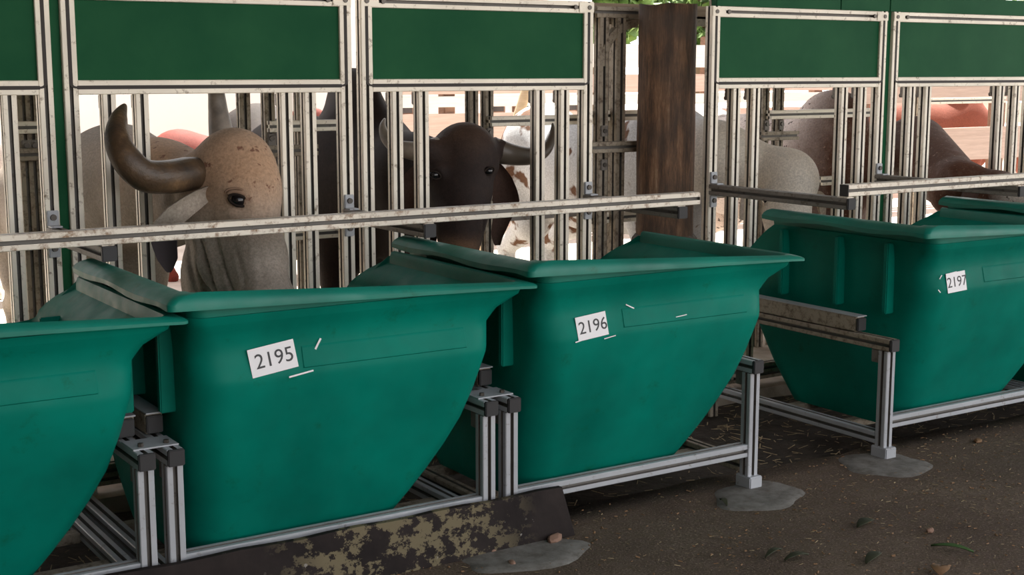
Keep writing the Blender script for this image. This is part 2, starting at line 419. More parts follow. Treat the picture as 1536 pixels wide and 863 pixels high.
# ---------------------------------------------------------------- trough stands
FWP = .05
STANDS = [(.07, 1.191, 'aluminium stand carrying the trough at the bottom left corner of the photo'),
          (1.278, 2.365, 'aluminium stand carrying the trough numbered 2195'),
          (2.456, 3.566, 'aluminium stand carrying the trough numbered 2196, right leg in a concrete patch'),
          (4.320, 5.505, 'aluminium stand carrying the trough numbered 2197, left leg in a concrete patch'),
          (5.59, 6.72, 'aluminium stand carrying the hidden trough beyond 2197')]
for si, (xl, xr, lab) in enumerate(STANDS):
    s = thing('trough_stand', lab, 'stand', 'aluminium trough stands', (xl, 3.82, 0))
    def P(x, y, z): return (x-xl, y-3.82, z)
    for x in (xl, xr):
        prof('leg', 'z', P(x, 3.82, 0.0), .455, ALU, s)
        prof('leg', 'z', P(x, 4.90, -.05), .505, ALUD, s)
        b = prof('side_beam', 'y', P(x, 3.815, .457), 1.13, ALUD if si > 2 else ALU, s); b['label'] = 'upper side beam of the stand'
        box('end_cap', P(x, 3.800, .457), P(x+.05, 3.815, .507), CAPM, s, .003)
        prof('lower_beam', 'y', P(x, 3.872, .058), 1.02, ALUD if si == 2 else ALU, s)
        box('corner_bracket', P(x+.008, 3.872, .40), P(x+.042, 3.915, .455), ALUG, s, .003)
        ft = box('foot', P(x-.006, 3.80, 0), P(x+.058, 3.885, .05), ALU, s, .004)
        disc('foot_bolt', (.036, -.012 if False else 0, 0), .012, .012, 'x', BOLT, ft)
        # load-cell box on the upper beam
        lb = box('load_box', P(x, 4.0, .512), P(x+.053, 4.92, .575), ALUD, s, .003); lb['label'] = 'dull metal box beam lying on the side beam'
        box('box_end_cap', P(x, 3.985, .516), P(x+.05, 4.0, .570), CAPM, s, .003)
        box('box_lid', P(x-.0, 3.99, .575), P(x+.055, 4.92, .579), ALU, s)
    prof('front_rail', 'x', P(xl+.05, 3.826, .126), xr-xl-.05, ALU, s)
    prof('rear_rail', 'x', P(xl+.05, 4.90, .126), xr-xl-.05, ALUD, s)
    for y in (4.12, 4.46):
        box('cross_bar', P(xl+.05, y, .050), P(xr, y+.05, .084), ALUD, s, .003)
# plates bridging neighbouring stands
for xa, xb, lab in ((1.191, 1.278, 'small aluminium plate bridging the stand tops left of trough 2195'), (2.365, 2.456, 'small aluminium plate bridging the stand tops between troughs 2195 and 2196')):
    t = thing('bridge_plate', lab, 'plate', 'plates bridging neighbouring stands', (xa, 3.83, .5075))
    box('plate', (.0, .02, 0), (xb-xa+.05, .13, .0045), ALU, t, .001)
    for k in (.03, xb-xa+.02): disc('bolt', (k, .045, .010), .009, .010, 'z', BOLT, t, hexa=True)

# ---------------------------------------------------------------- stall fronts
YS = 5.12; PW = .052
def bolt_on(parent, x, y, z, r=.010): return disc('bolt', (x, y, z), r, .012, 'y', BOLT, parent)
def stall(x0, x1, label, left_open=False, arms=(), longarm=(), mt=ALUW, top=1.905):
    s = thing('stall_front', label, 'stall gate', 'aluminium stall fronts with green panels', (x0, YS, 0))
    W = x1-x0; zt = top; zh0, zh1 = 1.512, 1.564
    for x in (0, W-PW): prof('post', 'z', (x, 0, 0.0), zt, mt, s, PW)
    prof('header_rail', 'x', (PW, 0, zh0), W-2*PW, mt, s, PW)
    prof('top_rail', 'x', (PW, 0, zt-.052), W-2*PW, mt, s, PW)
    box('green_panel', (PW-.004, .012, zh1-.004), (W-PW+.004, .026, zt-.048), PANG, s)
    # dark gasket lying in the groove, round the corner and along the header
    g = .0065; gy0, gy1 = -.0015, .004
    gk = box('gasket', (PW/2-g, gy0, zh0+.04), (PW/2+g, gy1, zt-.05), RUB, s)
    box('gasket', (W-PW/2-g, gy0, zh0+.04), (W-PW/2+g, gy1, zt-.05), RUB, s)
    box('gasket', (PW-.005, gy0, zh0+.026-g), (W-PW+.005, gy1, zh0+.026+g), RUB, s)
    for sx in (0, 1):
        v = []; f = []
        for k in range(7):
            a = R(90*k/6); cx, cz = PW-.005, zh0+.04; rr = PW/2-.005
            for r_, y_ in ((rr-g*.9, gy0), (rr+g*.9, gy0), (rr+g*.9, gy1), (rr-g*.9, gy1)):
                xx = cx-r_*math.cos(a); zz = cz-r_*math.sin(a)*(.014/ (PW/2-.005)) if False else cz-r_*math.sin(a)*.66
                v.append((xx if not sx else W-xx, y_, zz))
        for k in range(6):
            for q in range(4): a_ = k*4+q; b_ = k*4+(q+1) % 4; f.append((a_, b_, b_+4, a_+4))
        pydata('gasket', v, f, RUB, s)
    for xr in (.192, .318, .92-.005*(W < 1.17), 1.055-.035*(W < 1.17)):
        k = W/1.185
        prof('gate_bar', 'z', (xr*k-.05, .001, 0.03), zh0-.03, mt, s, .05)
        br = box('hanger_bracket', (xr*k-.045, .053, zh0-.055), (xr*k-.008, .075, zh0), ALUG, s, .004)
        disc('bolt', (0, -.011+.024, -.02), .011, .016, 'y', BOLT, br)
    prof('sill_rail', 'x', (PW, .0, .03), W-2*PW, ALUD, s, .05)
    prof('lower_rail', 'x', (PW, .056, .45), .27, ALUD, s, .045); prof('lower_rail', 'x', (W-.32, .056, .45), .27, ALUD, s, .045)
    for x in (PW/2, PW+.05, W-PW-.05, W-PW/2): bolt_on(s, x, -.002, zt-.026, .011)
    for x in (0, W-PW-.03): box('corner_plate', (x, -.004, zt-.047), (x+PW+.03, 0, zt-.005), mt, s, .001)
    for ax, ylen, z in arms:     # support arm standing out toward the troughs
        a = prof('support_arm', 'y', (ax-x0, -ylen, z), ylen, ALUG, s, .05); a['label'] = 'dull support arm reaching out toward the troughs'
        box('end_cap', (ax-x0, -ylen-.012, z), (ax-x0+.05, -ylen, z+.05), CAPM, a if False else s, .003)
        for zz in (z+.052, z-.062):
            bk = box('corner_bracket', (ax-x0+.004, -.012, zz), (ax-x0+.046, -.0005, zz+.058), ALU, s, .003)
            disc('bolt', (0, -.009, .004), .012, .01, 'y', BOLT, bk)
            box('bracket_foot', (ax-x0+.004, -.055, z+.0505 if zz > z else z-.0065), (ax-x0+.046, -.012, z+.0565 if zz > z else z-.0005), ALU, s, .001)
        sp = box('spacer', (ax-x0+.005, -ylen+.0, z+.0505), (ax-x0+.045, -ylen+.06, z+.0545), ALUR, s)
    return s
stall(.167, 1.352, 'aluminium stall front with green panel cut off by the left edge of the photo', arms=((1.30, .67, .985),))
stall(1.390, 2.549, 'aluminium stall front with green panel over the light brown horned bull', arms=((2.497, .67, .985),))
stall(2.593, 3.765, 'aluminium stall front with green panel over the dark brown bull', arms=((3.713, .67, .985),))
stall(4.470, 5.682, 'aluminium stall front with green panel just right of the wooden post', arms=((4.470, .90, 1.0), (5.630, .90, 1.0)))
stall(5.728, 6.940, 'aluminium stall front with green panel at the right edge of the photo')
t = thing('feed_rail', 'long dirty aluminium rail lying on support arms across troughs 2195 and 2196', 'rail', 'aluminium feed rails', (0, 4.44, 1.04))
prof('profile', 'x', (-.35, 0, 0), 4.18, ALUR, t, .052)
box('end_plate', (3.83, .002, .002), (3.834, .05, .05), ALUG, t)
t = thing('feed_rail', 'shorter dirty aluminium rail lying on support arms above trough 2197', 'rail', 'aluminium feed rails', (4.50, 4.235, 1.055))
prof('profile', 'x', (0, 0, 0), 2.75, ALUR, t, .052); box('end_plate', (-.004, .001, .001), (0, .051, .051), CAPM, t)
for x, wd, lab in ((1.3535, .035, 'narrow green strip between the two leftmost stall fronts'), (5.684, .042, 'narrow green strip between the two rightmost stall fronts')):
    t = thing('divider_strip', lab, 'panel', 'green divider strips', (x, YS+.018, 0))
    box('strip', (0, 0, .2), (wd, .03, 2.05), PANG, t); box('strip_foot', (-.004, -.01, 0), (wd+.004, .04, .2), ALUD, t)
for x0, x1, lab in ((4.50, 5.335, 'first dark green fascia board above the stall fronts on the right'), (5.340, 5.700, 'short middle green fascia board above the stall fronts on the right'), (5.705, 7.0, 'last green fascia board above the rightmost stall front')):
    t = thing('fascia_board', lab, 'board', 'green fascia boards', (x0, YS+.005, 1.906))
    box('board', (0, 0, 0), (x1-x0, .04, .085), PANG, t, .002); box('backing_strip', (0, .04, 0), (x1-x0, .055, .04), ALUD, t)

# ---------------------------------------------------------------- second row of frames behind the stall fronts
Y2 = 5.85
def px(x, y=190): return at(x, y, Y2).x
def rear(name_label, posts, rails, group='rear stanchion frames'):
    x0 = posts[0]
    s = thing('stanchion_frame', name_label, 'frame', group, (x0, Y2, 0))
    for k, x in enumerate(posts): prof('upright', 'z', (x-x0, 0, 0), 1.62, ALUD, s, .05)
    for (a, b, z, dy, mt_) in rails:
        prof('cross_rail', 'x', (a-x0, dy, z), b-a, mt_, s, .05)
    for k, x in enumerate(posts):
        bk = box('bracket', (x-x0+.006, -.010, 1.262), (x-x0+.044, 0, 1.318), ALUG, s, .003); disc('bolt', (0, -.008, .006), .012, .01, 'y', BOLT, bk)
    prof('head_rail', 'x', (-.05, .0, 1.62), posts[-1]-x0+.15, ALUD, s, .05)
    return s
rear('dirty rear frame seen through the stall at the left edge', [px(28), px(40)], [(px(10), px(62), 1.345, -.05, ALUW), (px(10), px(62), 1.235, -.05, ALUD), (px(10), px(62), .87, -.05, ALUD)])
rear('dirty rear frame right of the light brown bull', [px(361), px(398), px(447)], [(px(400), px(505), 1.325, -.05, ALUW), (px(392), px(470), 1.215, -.05, ALUD), (px(420), px(505), .83, -.05, ALUW)])
rear('dirty rear frame right of the dark brown bull', [px(705), px(728)], [(px(730), px(889), 1.325, -.05, ALUW), (px(752), px(889), .85, -.05, ALUG)])
rear('dirty rear frame inside the stall right of the wooden post', [px(1144), px(1166)], [(px(1148), px(1312), 1.325, -.05, ALUW), (px(1136), px(1190), 1.205, -.05, ALUD), (px(1228), px(1260), .93, -.05, ALUW)])
Y2 = 7.95
rear('grey rail frame behind the neck of the red brown cow', [px(1376), px(1492)], [(px(1376), px(1500), 1.318, -.05, ALUW)])
Y2 = 5.85
# tall gate frame in the gap by the wooden post
g = thing('alley_gate_frame', 'tall dirty aluminium gate frame with braced corners beside the wooden post', 'frame', None, (at(900, 100, 5.62).x, 5.62, 0))
gx = g.location.x
for a in (0, at(926, 100, 5.62).x-gx): prof('upright', 'z', (a, 0, 0), 1.86, ALUD, g, .055)
prof('upright', 'z', (.16, .12, 0), 1.86, ALUD, g, .05)
prof('top_rail', 'x', (-.02, 0, 1.86), .62, ALUD, g, .055)
prof('cross_rail', 'x', (-.06, .056, 1.345), .62, ALUW, g, .052); prof('cross_rail', 'x', (-.06, .056, .82), .62, ALUW, g, .052)
prof('short_rail', 'x', (-.08, -.055, 1.19), .31, ALUD, g, .055)
v, f = [], []
for k in range(9):
    a = R(90*k/8); c = (.24, 0, 1.62); 
    for r_, y_ in ((.195, .005), (.235, .005), (.235, .05), (.195, .05)): v.append((c[0]-r_*math.cos(a), y_, c[2]+r_*math.sin(a)))
for k in range(8):
    for q in range(4): a_ = k*4+q; b_ = k*4+(q+1) % 4; f.append((a_, b_, b_+4, a_+4))
pydata('corner_brace', v, f, ALUD, g)
for z in (1.27, 1.10):
    bk = box('bracket', (.006, -.012, z), (.046, 0, z+.055), ALUG, g, .003); disc('bolt', (0, -.008, 0), .012, .01, 'y', BOLT, bk)
# wooden post and beam
def log(name, x, y, r, z0, z1, mt_, parent, n=28, m_=26):
    v = []; f = []
    ph = rng.random(4)*6
    for i in range(m_+1):
        z = z0+(z1-z0)*i/m_; rr = r*(1.04-.05*i/m_)
        for k in range(n):
            a = 2*math.pi*k/n
            q = rr*(1+.025*math.sin(3*a+ph[0]+z*.9)+.015*math.sin(7*a+ph[1]-z*1.7)+.012*math.sin(z*9+ph[2]+2*a))
            v.append((x+q*math.cos(a), y+q*math.sin(a), z+.006*math.sin(5*a)*(i == m_)))
    for i in range(m_):
        for k in range(n): f.append((i*n+k, i*n+(k+1) % n, (i+1)*n+(k+1) % n, (i+1)*n+k))
    f.append(tuple(range(m_*n, m_*n+n))); f.append(tuple(range(n-1, -1, -1)))
    return pydata(name, v, f, mt_, parent, True)
pp = at(999, 200, 5.42)
t = thing('wooden_post', 'thick dark weathered wooden post standing in the gap between the stall fronts', 'post', None, (pp.x, 5.42, 0))
log('trunk', 0, 0, .143, .0, 1.918, WOOD, t)
o = pydata('concrete_collar', *(lambda: ([(0.165*math.cos(2*math.pi*k/20)*s_, .165*math.sin(2*math.pi*k/20)*s_, z) for z, s_ in ((0, 1.06), (.76, 1), (.78, .9)) for k in range(20)], [(i*20+k, i*20+(k+1) % 20, (i+1)*20+(k+1) % 20, (i+1)*20+k) for i in range(2) for k in range(20)]+[tuple(range(40, 60))]))(), CONC, t, False)
t = thing('wooden_beam', 'rough brown beam running across the top of the gap behind the wooden post', 'beam', None, (3.78, 5.72, 1.862))
box('beam', (0, 0, .0), (1.25, .12, .075), plainwood('rough_beam', (.20, .14, .09), (.36, .27, .18)), t, .008)
box('beam_cleat', (.02, .0, -.03), (1.2, .02, .02), ALUD, t)

# ---------------------------------------------------------------- animals
def surf_nets(fv, org, h):
    nx, ny, nz = fv.shape; s = fv < 0
    cnt = np.zeros((nx-1, ny-1, nz-1), np.int8)
    for dx in (0, 1):
        for dy in (0, 1):
            for dz in (0, 1): cnt += s[dx:nx-1+dx, dy:ny-1+dy, dz:nz-1+dz]
    cells = np.argwhere((cnt > 0) & (cnt < 8)); idx = -np.ones(cnt.shape, np.int64); idx[tuple(cells.T)] = np.arange(len(cells))
    acc = np.zeros((len(cells), 3)); num = np.zeros(len(cells))
    cor = [(a, b, c) for a in (0, 1) for b in (0, 1) for c in (0, 1)]
    for p in cor:
        for ax in range(3):
            if p[ax]: continue
            q = list(p); q[ax] = 1
            fa = fv[cells[:, 0]+p[0], cells[:, 1]+p[1], cells[:, 2]+p[2]]; fb = fv[cells[:, 0]+q[0], cells[:, 1]+q[1], cells[:, 2]+q[2]]
            k = (fa < 0) != (fb < 0); t = np.where(k, fa/np.where(k, fa-fb, 1), 0)
            pos = np.array(p, float)[None].repeat(len(cells), 0); pos[:, ax] = t
            acc[k] += pos[k]; num[k] += 1
    V = np.array(org)+h*(cells+acc/num[:, None])
    Q = []
    for ax in range(3):
        u_, w_ = [(1, 2), (2, 0), (0, 1)][ax]
        a = [slice(1, -1)]*3; b = [slice(1, -1)]*3; a[ax] = slice(0, -1); b[ax] = slice(1, None)
        sa = s[tuple(a)]; sb = s[tuple(b)]
        e = np.argwhere(sa != sb); fl = sa[tuple(e.T)]
        st = np.array([1, 1, 1]); st[ax] = 0; e = e+st
        def c_(du, dw):
            q = e.copy(); q[:, u_] -= du; q[:, w_] -= dw; return idx[tuple(q.T)]
        quad = np.stack([c_(0, 0), c_(1, 0), c_(1, 1), c_(0, 1)], 1)
        quad[~fl] = quad[~fl][:, ::-1]; Q.append(quad)
    return V, np.concatenate(Q)
class SDF:
    def __init__(s): s.p = []; s.mods = []
    def cap(s, a, ra, b, rb, k=.06): s.p.append(('c', np.array(a, float), float(ra), np.array(b, float), float(rb), k)); return s
    def ell(s, c, r, k=.06, M=None): s.p.append(('e', np.array(c, float), np.array(r, float), M, 0, k)); return s
    def cut(s, c, r, k=.02): s.p.append(('x', np.array(c, float), float(r), 0, 0, k)); return s
    def bnd(s):
        lo = np.full(3, 1e9); hi = -lo
        for q in s.p:
            if q[0] == 'c':
                for c, r in ((q[1], q[2]), (q[3], q[4])): lo = np.minimum(lo, c-r); hi = np.maximum(hi, c+r)
            if q[0] == 'e': r = q[2].max() if q[3] is not None else q[2]; lo = np.minimum(lo, q[1]-r); hi = np.maximum(hi, q[1]+r)
        return lo, hi
    def ev(s, X):
        d = None
        for q in s.p:
            if q[0] == 'c':
                ab = q[3]-q[1]; L2 = ab@ab; t = np.clip(((X-q[1].astype(X.dtype))@ab.astype(X.dtype))/max(L2, 1e-9), 0, 1)
                v = np.linalg.norm(X-q[1].astype(X.dtype)-t[:, None]*ab.astype(X.dtype), axis=1)-(q[2]+(q[4]-q[2])*t)
            elif q[0] == 'e':
                Y = (X-q[1].astype(X.dtype))
                if q[3] is not None: Y = Y@q[3].astype(X.dtype)
                Y = Y/q[2].astype(X.dtype); n1 = np.linalg.norm(Y, axis=1); n2 = np.linalg.norm(Y/q[2].astype(X.dtype), axis=1)
                v = n1*(n1-1)/np.maximum(n2, 1e-6)
            else:
                v = np.linalg.norm(X-q[1].astype(X.dtype), axis=1)-q[2]; h = np.clip(.5-.5*(d+v)/q[5], 0, 1); d = d*(1-h)-v*h+q[5]*h*(1-h); continue
            if d is None: d = v; continue
            k = q[5]; h = np.clip(.5+.5*(v-d)/k, 0, 1); d = v*(1-h)+d*h-k*h*(1-h)
        for fn in s.mods: d = d+fn(X)
        return d
    def mesh(s, name, h, mat_, tone=None):
        lo, hi = s.bnd(); lo -= 3*h; hi += 3*h; n = np.ceil((hi-lo)/h).astype(int)
        ax = [(lo[i]+h*np.arange(n[i])).astype(np.float32) for i in range(3)]
        fv = np.empty(tuple(n), np.float32)
        for i in range(n[0]):
            g_ = np.stack(np.meshgrid(ax[0][i:i+1], ax[1], ax[2], indexing='ij'), -1).reshape(-1, 3)
            fv[i] = s.ev(g_).reshape(n[1], n[2])
        V, Q = surf_nets(fv, lo, h)
        me = bpy.data.meshes.new(name); me.vertices.add(len(V)); me.vertices.foreach_set('co', V.astype(np.float32).ravel())
        me.loops.add(Q.size); me.loops.foreach_set('vertex_index', Q.astype(np.int32).ravel())
        me.polygons.add(len(Q)); me.polygons.foreach_set('loop_start', np.arange(0, Q.size, 4, dtype=np.int32))
        me.update(calc_edges=True); me.validate(); me.polygons.foreach_set('use_smooth', [True]*len(me.polygons))
        if tone is not None:
            at_ = me.attributes.new('tone', 'FLOAT', 'POINT'); at_.data.foreach_set('value', np.clip(tone(V), 0, 1).astype(np.float32))
        me.materials.append(mat_); return me
    def hit(s, x, y, y0, y1, n=400):
        d = np.array(ray(x, y)); t = np.linspace(y0/d[1], y1/d[1], n); P_ = np.array(CAM)+t[:, None]*d
        v = s.ev(P_.astype(np.float32)); k = np.argmax(v < 0)
        return Vector(P_[k]) if v[k] < 0 else Vector(P_[n//2])
def coat(name, c0, c1, spot=None, spot_amt=.6, spot_scale=9, speck=None, rough=.75):
    """short-haired coat: attribute 'tone' goes from colour c0 to c1, with blotches and flecks of its own"""
    M = mat(name, c0, rough, 0, .25)
    a = N(M, 'ShaderNodeAttribute'); a.attribute_name = 'tone'
    n = wpos(M, None, 16, 5, .7); mx = N(M, 'ShaderNodeMath'); mx.operation = 'MULTIPLY_ADD'; mx.inputs[1].default_value = .35; L(M, n, mx.inputs[0]); L(M, a.outputs['Fac'], mx.inputs[2])
    sb = N(M, 'ShaderNodeMath'); sb.operation = 'SUBTRACT'; sb.inputs[1].default_value = .17; L(M, mx.outputs[0], sb.inputs[0])
    c = ramp(M, sb.outputs[0], [(0, c0), (1, c1)])
    if spot:
        zone = ramp(M, a.outputs['Fac'], [(.45, g3(0)), (.6, g3(1))])
        c = mix(M, mix(M, 1, ramp(M, wpos(M, None, spot_scale, 3, .5), [(spot_amt, g3(0)), (spot_amt+.05, g3(1))]), zone, 'MULTIPLY'), c, spot)
    if speck: c = mix(M, ramp(M, wpos(M, None, 55, 4, .6), [(.62, g3(0)), (.70, g3(.8))]), c, speck)
    base(M, c); fine = ramp(M, wpos(M, None, 95, 4, .75), [(.36, g3(.76)), (.64, g3(1.14))]); base(M, mix(M, 1, c, fine, 'MULTIPLY'))
    bump(M, mix(M, .5, wpos(M, (60, 60, 20), 4, 5, .7), wpos(M, None, 22, 4)), .5, .008); return M
HORN1 = mat('horn_brown', (.07, .045, .028), .45)
base(HORN1, ramp(HORN1, wpos(HORN1, None, 11, 5), [(.3, (.022, .016, .013)), (.6, (.085, .052, .028)), (.8, (.20, .12, .06))])); bump(HORN1, wpos(HORN1, (3, 3, 3), 25, 4), .4, .006)
HORN2 = mat('horn_grey', (.20, .17, .14), .5); base(HORN2, ramp(HORN2, wpos(HORN2, None, 14, 4), [(.3, (.11, .095, .08)), (.7, (.27, .23, .19))]))
HORN3 = mat('horn_dark', (.07, .055, .042), .45)
EYEM = mat('dark_eye', (.008, .007, .008), .08); FOLDM = mat('brown_skin', (.24, .155, .105), .8, 0, .2); LIDM = mat('dark_eyelid', (.022, .016, .013), .85, 0, .1)
def body_prims(S, xc, y0, sc=1., hump=True, zb=0.):
    q = lambda x, y, z: (xc+x*sc, y0+y*sc, zb+z*sc)
    S.ell(q(0, .80, .95), (.32*sc, .80*sc, .36*sc)); S.ell(q(0, .22, .97), (.27*sc, .32*sc, .40*sc), .12); S.ell(q(0, 1.42, 1.05), (.28*sc, .30*sc, .31*sc), .12)
    if hump: S.ell(q(0, .24, 1.38), (.10*sc, .22*sc, .17*sc), .12)
    for sx in (-1, 1):
        S.cap(q(.15*sx, .18, .80), .12*sc, q(.15*sx, .14, .42), .068*sc, .08); S.cap(q(.15*sx, .14, .42), .066*sc, q(.15*sx, .15, .09), .045*sc, .03); S.cap(q(.15*sx, .15, .09), .055*sc, q(.15*sx, .12, .035), .062*sc, .02)
        S.cap(q(.16*sx, 1.48, .88), .19*sc, q(.17*sx, 1.30, .62), .11*sc, .1); S.cap(q(.17*sx, 1.30, .62), .10*sc, q(.16*sx, 1.62, .43), .058*sc, .06); S.cap(q(.16*sx, 1.62, .43), .056*sc, q(.16*sx, 1.56, .09), .043*sc, .03); S.cap(q(.16*sx, 1.56, .09), .055*sc, q(.16*sx, 1.53, .035), .06*sc, .02)
    S.cap(q(0, 1.70, 1.18), .05*sc, q(0, 1.80, .60), .025*sc, .05)
    return S
def ear(parent, spine, wid, nrm, mat_, cup=.35, th=.006):
    P_ = [Vector(p) for p in spine]; C = []; W = []
    sub = 5
    for i in range(len(P_)-1):
        p0 = P_[max(i-1, 0)]; p1 = P_[i]; p2 = P_[i+1]; p3 = P_[min(i+2, len(P_)-1)]
        for k in range(sub+(i == len(P_)-2)):
            t = k/sub; C.append(.5*((2*p1)+(p2-p0)*t+(2*p0-5*p1+4*p2-p3)*t*t+(-p0+3*p1-3*p2+p3)*t**3)); W.append(wid[i]*(1-t)+wid[i+1]*t)
    v = []; f = []; n = 7; nr = Vector(nrm).normalized()
    for side in (0, 1):
        for c, w_, i in zip(C, W, range(len(C))):
            d = (C[min(i+1, len(C)-1)]-C[max(i-1, 0)]).normalized(); b = d.cross(nr).normalized(); nn = b.cross(d)
            for k in range(n):
                s_ = -1+2*k/(n-1); v.append(c+b*(s_*w_)+nn*(cup*w_*(s_*s_-.4)+(th if side else -th)))
    m_ = len(C)*n
    for i in range(len(C)-1):
        for k in range(n-1):
            a = i*n+k; f.append((a, a+1, a+n+1, a+n)); f.append((m_+a, m_+a+n, m_+a+n+1, m_+a+1))
        for a in (i*n, i*n+n-1): f.append((a, a+n, a+n+m_, a+m_))
    for k in range(n-1):
        f.append((k, k+1, k+1+m_, k+m_)); a = (len(C)-1)*n+k; f.append((a, a+1, a+1+m_, a+m_))
    me = fixed_mesh('ear', v, f, mat_, 60); return link('ear', me, None, parent)
def eye(parent, p, r, out):
    bm = bmesh.new(); bmesh.ops.create_uvsphere(bm, u_segments=20, v_segments=14, radius=r); me = bpy.data.meshes.new('eye'); bm.to_mesh(me); bm.free()
    me.polygons.foreach_set('use_smooth', [True]*len(me.polygons)); e = link('eye', me, EYEM, parent, p)
    return e
def horn(parent, pts, rads, mat_):
    v, f = tube_mesh(pts, rads, 20, 8); me = fixed_mesh('horn', v, f, mat_, 80); return link('horn', me, None, parent)
def lid(parent, p, r, ax, up_, mat_, tilt=0, th=.20, sy=.72, a0=0., a1=2*math.pi, grow=1.35, nm='eyelid'):
    """almond rim of eyelid round the eye"""
    ax = Vector(ax).normalized(); a = Vector(up_); a = (a-ax*a.dot(ax)).normalized(); b = ax.cross(a)
    a2 = a*math.cos(tilt)+b*math.sin(tilt); b2 = b*math.cos(tilt)-a*math.sin(tilt)
    pts = []
    for k in range(25):
        t = a0+(a1-a0)*k/24; pts.append(Vector(p)+b2*(grow*r*math.cos(t))+a2*(sy*r*math.sin(t))+ax*(r*.62-.30*r*abs(math.cos(t))-(grow-1.35)*r*.5))
    v, f = tube_mesh(pts, [r*th*(.35+.65*math.sin(math.pi*min(max(k/24, .0), 1))**.5) if a1-a0 < 6 else r*th for k in range(25)], 8, 1); return link(nm, fixed_mesh(nm, v, f, mat_, 80), None, parent)

# --- light brown bull
def A(x, y, Y): return tuple(at(x, y, Y))
S = SDF(); body_prims(S, 1.84, 5.95, .90, False)
S.ell(A(352, 252, 4.90), (.150, .150, .150), .05); S.ell(A(374, 285, 4.83), (.105, .125, .125), .07)
S.cap(A(362, 300, 4.83), .128, A(385, 385, 4.72), .100, .07); S.cap(A(385, 385, 4.72), .100, A(398, 440, 4.62), .095, .06)
S.ell(A(405, 462, 4.57), (.10, .09, .08), .06)
S.cap(A(318, 325, 4.93), .105, A(352, 420, 4.78), .085, .07)                 # cheek and jaw
S.cap(A(325, 262, 4.93), .11, A(292, 262, 4.95), .075, .05)                   # poll toward the near horn
S.cap(A(352, 252, 4.98), .12, A(338, 225, 5.12), .07, .06)
S.cap(A(325, 300, 5.02), .150, (1.86, 5.50, 1.10), .19, .10); S.cap((1.86, 5.50, 1.10), .19, (1.86, 6.05, 1.08), .29, .14)
S.cap((1.84, 5.35, 1.16), .10, (1.85, 6.0, 1.20), .11, .10)                   # crest of the neck
S.ell(A(296, 420, 5.10), (.05, .13, .15), .06); S.cap(A(322, 395, 4.86), .055, A(342, 432, 4.80), .05, .05)   # throat and dewlap
MZ = Vector(A(405, 462, 4.57))
for sx in (-1, 1): S.cut(MZ+Vector((.045*sx, -.075, .012)), .018, .015)
eye_px = (357, 301)
pe = S.hit(*eye_px, 4.4, 5.1)
S.cut(pe+Vector((.0, -.012, 0)), .022, .022)
fold0 = np.array(A(300, 400, 4.9))
def folds(X):
    w_ = np.exp(-(((X-np.array(A(318, 405, 4.85), dtype=X.dtype))/np.array([.16, .2, .11], dtype=X.dtype))**2).sum(1)); c = X[:, 0]*.75-X[:, 1]*.66+.25*X[:, 2]
    return .008*w_*np.sin(c*92)+.044*w_*(1-np.abs(np.sin(c*40+X[:, 2]*5)))**2.5
S.cap(A(332, 283, 4.80), .022, A(378, 303, 4.70), .020, .03)
S.mods.append(folds)
def wr(X):
    r_ = np.linalg.norm(X-np.array(pe, dtype=X.dtype), axis=1); return .0022*np.exp(-(r_/.085)**2)*np.sin(r_*330)
S.mods.append(wr)
HC = np.array(A(350, 270, 4.85))
def tone1(V):
    d = np.linalg.norm((V-np.array(A(365, 250, 4.8)))/np.array([.25, .3, .17]), axis=1)
    head = np.clip(1.25-d*.75, 0, 1)*.95
    crest = np.exp(-(((V-np.array([1.8, 5.35, 1.32]))/np.array([.25, .35, .14]))**2).sum(1))
    return np.maximum(head, crest)
BULL1 = coat('light_brown_coat', (.33, .285, .24), (.46, .29, .18), (.20, .10, .065), .66, 24, None)
b = thing('bull', 'light brown humped bull with large curved horns lowering its head to trough 2195', 'bull', None, (1.86, 6.6, 0))
def rel(b, o): o.location = Vector(o.location)-b.location; return o
me = S.mesh('body', .0110, BULL1, tone1); rel(b, link('body', me, None, b))
rel(b, horn(b, [A(302, 260, 4.90), A(282, 261, 4.87), A(248, 266, 4.82), A(214, 262, 4.79), A(188, 237, 4.80), A(176, 207, 4.86), A(178, 178, 4.93), A(187, 158, 4.99)], [.058, .062, .061, .058, .053, .045, .031, .008], HORN1))
rel(b, horn(b, [A(340, 235, 5.14), A(332, 200, 5.18), A(327, 165, 5.21), A(324, 138, 5.22), A(316, 105, 5.24), A(305, 78, 5.27)], [.052, .049, .038, .032, .022, .006], HORN2))
pe2 = pe+Vector((.002, .006, 0)); rel(b, eye(b, pe2, .026, None)); rel(b, lid(b, pe2, .026, (-.25, -.95, .1), (0, 0, 1), LIDM, R(-22)))
for gr, sy_, th_ in ((1.75, 1.10, .30), (2.15, 1.60, .20)):
    rel(b, lid(b, pe2, .026, (-.25, -.95, .1), (0, 0, 1), FOLDM, R(-22), th_, sy_, R(15), R(165), gr, 'skin_fold'))
EARB = coat('pale_ear', (.40, .34, .28), (.32, .23, .16)); EARD = mat('dark_ear_lining', (.05, .038, .042), .8)
rel(b, ear(b, [A(316, 286, 4.84), A(292, 300, 4.80), A(262, 322, 4.80), A(240, 345, 4.84)], [.022, .034, .040, .038], (-.2, -.9, -.2), EARB, .55))
rel(b, ear(b, [A(246, 338, 4.845), A(247, 362, 4.86), A(252, 388, 4.87), A(254, 408, 4.88)], [.045, .046, .036, .006], (-.5, -.8, .1), EARD, .3))
